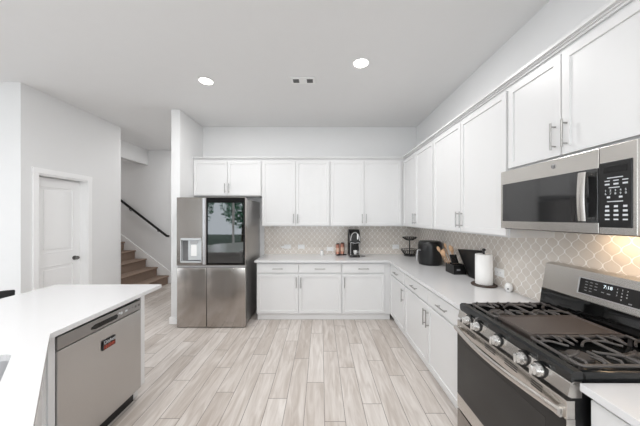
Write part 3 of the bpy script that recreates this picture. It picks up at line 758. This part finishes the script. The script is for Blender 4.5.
# small white shaker by the wall
t = thing('salt_shaker', 'small white shaker on the back counter below the upper cabinets', 'shaker', T(.015, 4.24, CT))
MB().lathe([(0, 0), (.026, 0), (.03, .015), (.028, .06), (.02, .078), (0, .08)], 24).build('jar', 'white', t, smooth=True)
MB().lathe([(0, .078), (.018, .078), (.018, .09), (0, .094)], 20).build('cap', 'silver', t, smooth=True)
# two-tier fruit basket
bk = thing('fruit_basket', 'black two-tier wire basket stand in the counter corner', 'basket', T(1.485, 4.19, CT))
def wire_bowl(r0, r1, z0, z1, nm, fill=True):
    mb = MB()
    for r_, z in ((r1, z1), ((r0+r1)/2, (z0+z1)/2-.004), (r0, z0)):
        mb.tube([(r_*math.cos(k*PI/12), r_*math.sin(k*PI/12), z) for k in range(24)], .0045 if r_ == r1 else .003, 6, closed=True)
    for k in range(20):
        a = k*PI/10; mb.tube([(r1*math.cos(a), r1*math.sin(a), z1), ((r0+r1)/2*math.cos(a), (r0+r1)/2*math.sin(a), (z0+z1)/2-.004), (r0*math.cos(a), r0*math.sin(a), z0), (0, 0, z0)], .0038, 5)
    mb.build(nm, 'black', bk, smooth=True)
wire_bowl(.08, .14, .018, .105, 'lower_bowl'); wire_bowl(.05, .118, .262, .31, 'upper_bowl')
MB().cyl((0, 0, .015), (0, 0, .31), .009, seg=10).build('pole', 'black', bk, smooth=True)
MB().tube([(.085*math.cos(k*PI/12), .085*math.sin(k*PI/12), .006) for k in range(24)], .006, 6, closed=True).build('foot_ring', 'black', bk, smooth=True)
# air fryer
af = thing('air_fryer', 'round black air fryer on the corner counter', 'air fryer', T(1.492, 3.43, CT))
MB().lathe([(0, 0), (.13, 0), (.142, .008), (.148, .05), (.152, .16), (.152, .26), (.146, .30), (.13, .318), (.06, .326), (0, .328)], 48).build('housing', 'black', af, smooth=True)
MB().lathe([(.1515, .205), (.1535, .207), (.1535, .212), (.1515, .214)], 48).build('seam_ring', 'black', af, smooth=True)
a0 = math.radians(197); ca, sa = math.cos(a0), math.sin(a0)
hnd = MB().tube([(.145*ca, .145*sa, .2), (.18*ca, .18*sa, .205), (.195*ca, .195*sa, .20), (.205*ca, .205*sa, .17), (.212*ca, .212*sa, .06)], .008, 10, rs=[.010, .009, .008, .009, .007])
hnd.build('handle', 'silver', af, smooth=True)
MB().box(-.03, .03, -.004, .004, .25, .28, .002).build('dial_panel', 'blackgloss', af, R=Matrix.Rotation(a0+PI/2, 4, 'Z') @ T(0, -.0 + .152, 0))
# utensil box with wooden utensils, knives
ub = thing('utensil_box', 'low black box holding wooden spoons in front of the knife block', 'utensil holder', T(1.49, 2.80, CT))
x0_, x1_, y0_, y1_, hh = 0, .14, 0, .19, .105
MB().box(x0_, x1_, y0_, y1_, 0, .006).box(x0_, x0_+.006, y0_, y1_, .006, hh).box(x1_-.006, x1_, y0_, y1_, .006, hh).box(x0_+.006, x1_-.006, y0_, y0_+.006, .006, hh).box(x0_+.006, x1_-.006, y1_-.006, y1_, .006, hh).box(x0_+.006, x1_-.006, .09, .094, .006, hh).build('box', 'black', ub)
MB().box(.03, .07, -.0012, 0, .045, .062).build('front_label', 'legendg', ub)
sp_ = [((.03, .11, .01), (-.035, .20, .23), 'spoon'), ((.055, .12, .01), (.0, .27, .25), 'spatula'), ((.085, .11, .01), (.05, .19, .31), 'spoon'),
       ((.115, .13, .01), (.10, .25, .28), 'spatula'), ((.035, .16, .01), (-.035, .33, .28), 'spoon'), ((.075, .165, .01), (.05, .33, .33), 'spoon')]
labs = ['wooden spoon leaning lowest towards the counter edge in the utensil box', 'flat wooden spatula in the middle of the utensil box', 'wooden spoon standing most upright in the utensil box',
        'flat wooden spatula nearest the tiled wall in the utensil box', 'wooden spoon leaning farthest back towards the air fryer', 'longest wooden spoon at the back of the utensil box']
for (a, b_, kd), lb in zip(sp_, labs):
    a = Vector(a); b_ = Vector(b_); d = (b_-a).normalized(); L_ = (b_-a).length
    mb = MB().tube([(0, 0, 0), (0, 0, L_*.5), (0, 0, L_*.78)], .005, 8, rs=[.0055, .0045, .006])
    if kd == 'spoon':
        mb2 = MB().lathe([(0, 0), (.010, .004), (.019, .02), (.024, .04), (.021, .06), (.012, .074), (0, .078)], 16, (0, 0, L_*.76))
        bmesh.ops.scale(mb2.bm, vec=(1, .35, 1), verts=mb2.bm.verts)
    else:
        mb2 = MB().prism([(-.008, L_*.76), (-.025, L_*.84), (-.027, L_), (.027, L_), (.025, L_*.84), (.008, L_*.76)], -.003, .003, 'xz')
    R_ = d.to_track_quat('Z', 'X').to_matrix().to_4x4()
    t = thing('wooden_'+kd, lb, kd, T(*(Vector((1.49, 2.80, CT))+a)) @ R_, 'wooden utensils in the black box')
    mb.build('shaft', 'wood', t, smooth=True); mb2.build('bowl' if kd == 'spoon' else 'blade', 'wood', t, smooth=True)
for i, (y_, lb) in enumerate(((.02, 'black-handled knife nearest the counter edge in the utensil box'), (.045, 'black-handled knife in the middle of the utensil box'), (.07, 'black-handled knife nearest the wall in the utensil box'))):
    t = thing('kitchen_knife', lb, 'knife', T(1.49+.03+i*.028, 2.80+.022+(i%2)*.002, CT+.012) @ Matrix.Rotation(-.55, 4, 'X'), 'black-handled knives in the box')
    MB().prism([(-.012, .0), (-.013, .12), (.013, .12), (.012, .02), (.0, 0)], -.001, .001, 'yz').build('blade', 'steel', t)
    MB().box(-.009, .009, -.014, .014, .12, .225, .005, 2).build('grip', 'black', t, smooth=True)
# knife block (leaning slab) against the right wall
kbk = thing('knife_block', 'slanted black knife block behind the paper towel roll', 'knife block', T(1.60, 2.5, CT))
MB().prism([(.0, 0), (.20, 0), (.42, .272), (.06, .305)], 0, .055, 'yz').build('block', 'black', kbk, bevel=.003)
MB().prism([(.20, .0), (.207, .0), (.427, .272), (.42, .272)], -.002, .004, 'yz').build('steel_edge', 'steeld', kbk)
# paper towel
pt = thing('paper_towel_holder', 'dark wooden paper towel holder on the right counter', 'holder', T(1.545, 2.372, CT))
MB().lathe([(0, 0), (.104, 0), (.108, .006), (.104, .014), (0, .014)], 40).build('base', 'darkwood', pt, smooth=True)
MB().cyl((0, 0, .014), (0, 0, .325), .009, seg=12).build('pole', 'black', pt, smooth=True)
MB().lathe([(0, .322), (.012, .324), (.017, .334), (.013, .345), (0, .35)], 16).build('finial', 'black', pt, smooth=True)
rl = thing('paper_towel_roll', 'white paper towel roll standing on the dark holder', 'paper towels', T(1.545, 2.372, CT+.0145))
MB().lathe([(.02, 0), (.070, 0), (.072, .003), (.072, .277), (.070, .28), (.02, .28), (.02, 0)], 40).build('paper', 'paper', rl, smooth=True)
MB().lathe([(.0175, 0), (.0198, 0), (.0198, .28), (.0175, .28), (.0175, 0)], 24).build('core', mat('cardboard', (170, 140, 110), .9), rl, smooth=True)
# white egg-shaped device
eg = thing('kitchen_timer', 'small white oval timer with a dark dot beside the right wall outlet', 'timer', T(1.625, 2.165, CT))
MB().lathe([(0, 0), (.016, 0), (.026, .015), (.030, .036), (.027, .058), (.017, .073), (0, .078)], 28).build('shell', 'white', eg, smooth=True)
MB().cyl((-.0195, -.0195, .03), (-.0235, -.0235, .029), .0055, seg=14).build('dark_button', 'black', eg, smooth=True)

# ------------------------------------------------------------------ low stool behind the island
cs_ = thing('counter_stool', 'low-backed black stool behind the island at the left edge', 'stool', T(-2.86, 2.14, 0))
MB().box(-.2, .2, -.22, .22, .60, .65, .02, 3).build('seat', 'black', cs_, smooth=True)
bkp = []
for i in range(11):
    a = math.radians(-80+160*i/10); bkp.append((-.02-.2*math.cos(a), .24*math.sin(a), .80))
bm_ = MB(); pr = None
for (x, y, z) in bkp:
    rg_ = [bm_.bm.verts.new(c_) for c_ in ((x, y, z-.07), (x-.018, y*1.06, z-.05), (x-.018, y*1.06, z+.055), (x-.008, y*1.03, z+.068), (x+.008, y, z+.06))]
    if pr:
        for k in range(5): bm_.bm.faces.new((pr[k], pr[(k+1) % 5], rg_[(k+1) % 5], rg_[k]))
    else: bm_.bm.faces.new(rg_[::-1])
    pr = rg_
bm_.bm.faces.new(pr); bm_.build('backrest', 'black', cs_, smooth=True)
for sx_ in (-1, 1):
    for sy_ in (-1, 1):
        MB().cyl((sx_*.16, sy_*.18, .61), (sx_*.2, sy_*.21, 0), .014, seg=10).build('leg', 'black', cs_, smooth=True)
for sy_ in (-1, 1): MB().cyl((-.17, sy_*.2, .64), (-.12, sy_*.23, .76), .01, seg=8).build('back_post', 'black', cs_, smooth=True)
MB().tube([(-.185, -.2, .2), (.185, -.2, .2), (.185, .2, .2), (-.185, .2, .2)], .009, 8, closed=True).build('footrest', 'black', cs_, smooth=True)

# ------------------------------------------------------------------ trees added outside the far window to fill the fridge glass reflection
def tree(x, y, h, r_, lb):
    t = thing('added_tree', lb, 'tree', T(x, y, -.02), 'trees added outside the window')
    MB().tube([(0, 0, 0), (.05, .02, h*.4), (0, 0, h*.8)], .08, 8, rs=[.1, .07, .03]).build('trunk', 'bark', t, smooth=True)
    mb = MB()
    for k in range(1500):
        a, z = random.uniform(0, 2*PI), random.uniform(-1, 1); rr_ = r_*random.uniform(.5, 1)
        c = Vector((math.sqrt(1-z*z)*math.cos(a)*rr_, math.sqrt(1-z*z)*math.sin(a)*rr_, h*.72+z*rr_*1.2))
        u = Vector((random.uniform(-1, 1), random.uniform(-1, 1), random.uniform(-1, 1))).normalized()*.13
        v = u.orthogonal().normalized()*.06
        mb.bm.faces.new([mb.bm.verts.new(c+q) for q in (u, v, -u, -v)])
    mb.build('crown', 'leaf', t)
tree(-4.9, -8.6, 3.4, 1.35, 'green garden tree added outside the window for reflections')
tree(-8.6, -9.6, 3.6, 1.5, 'green garden tree added outside the window for reflections')
tree(-1.4, -9.8, 3.6, 1.5, 'green garden tree added outside the window for reflections')
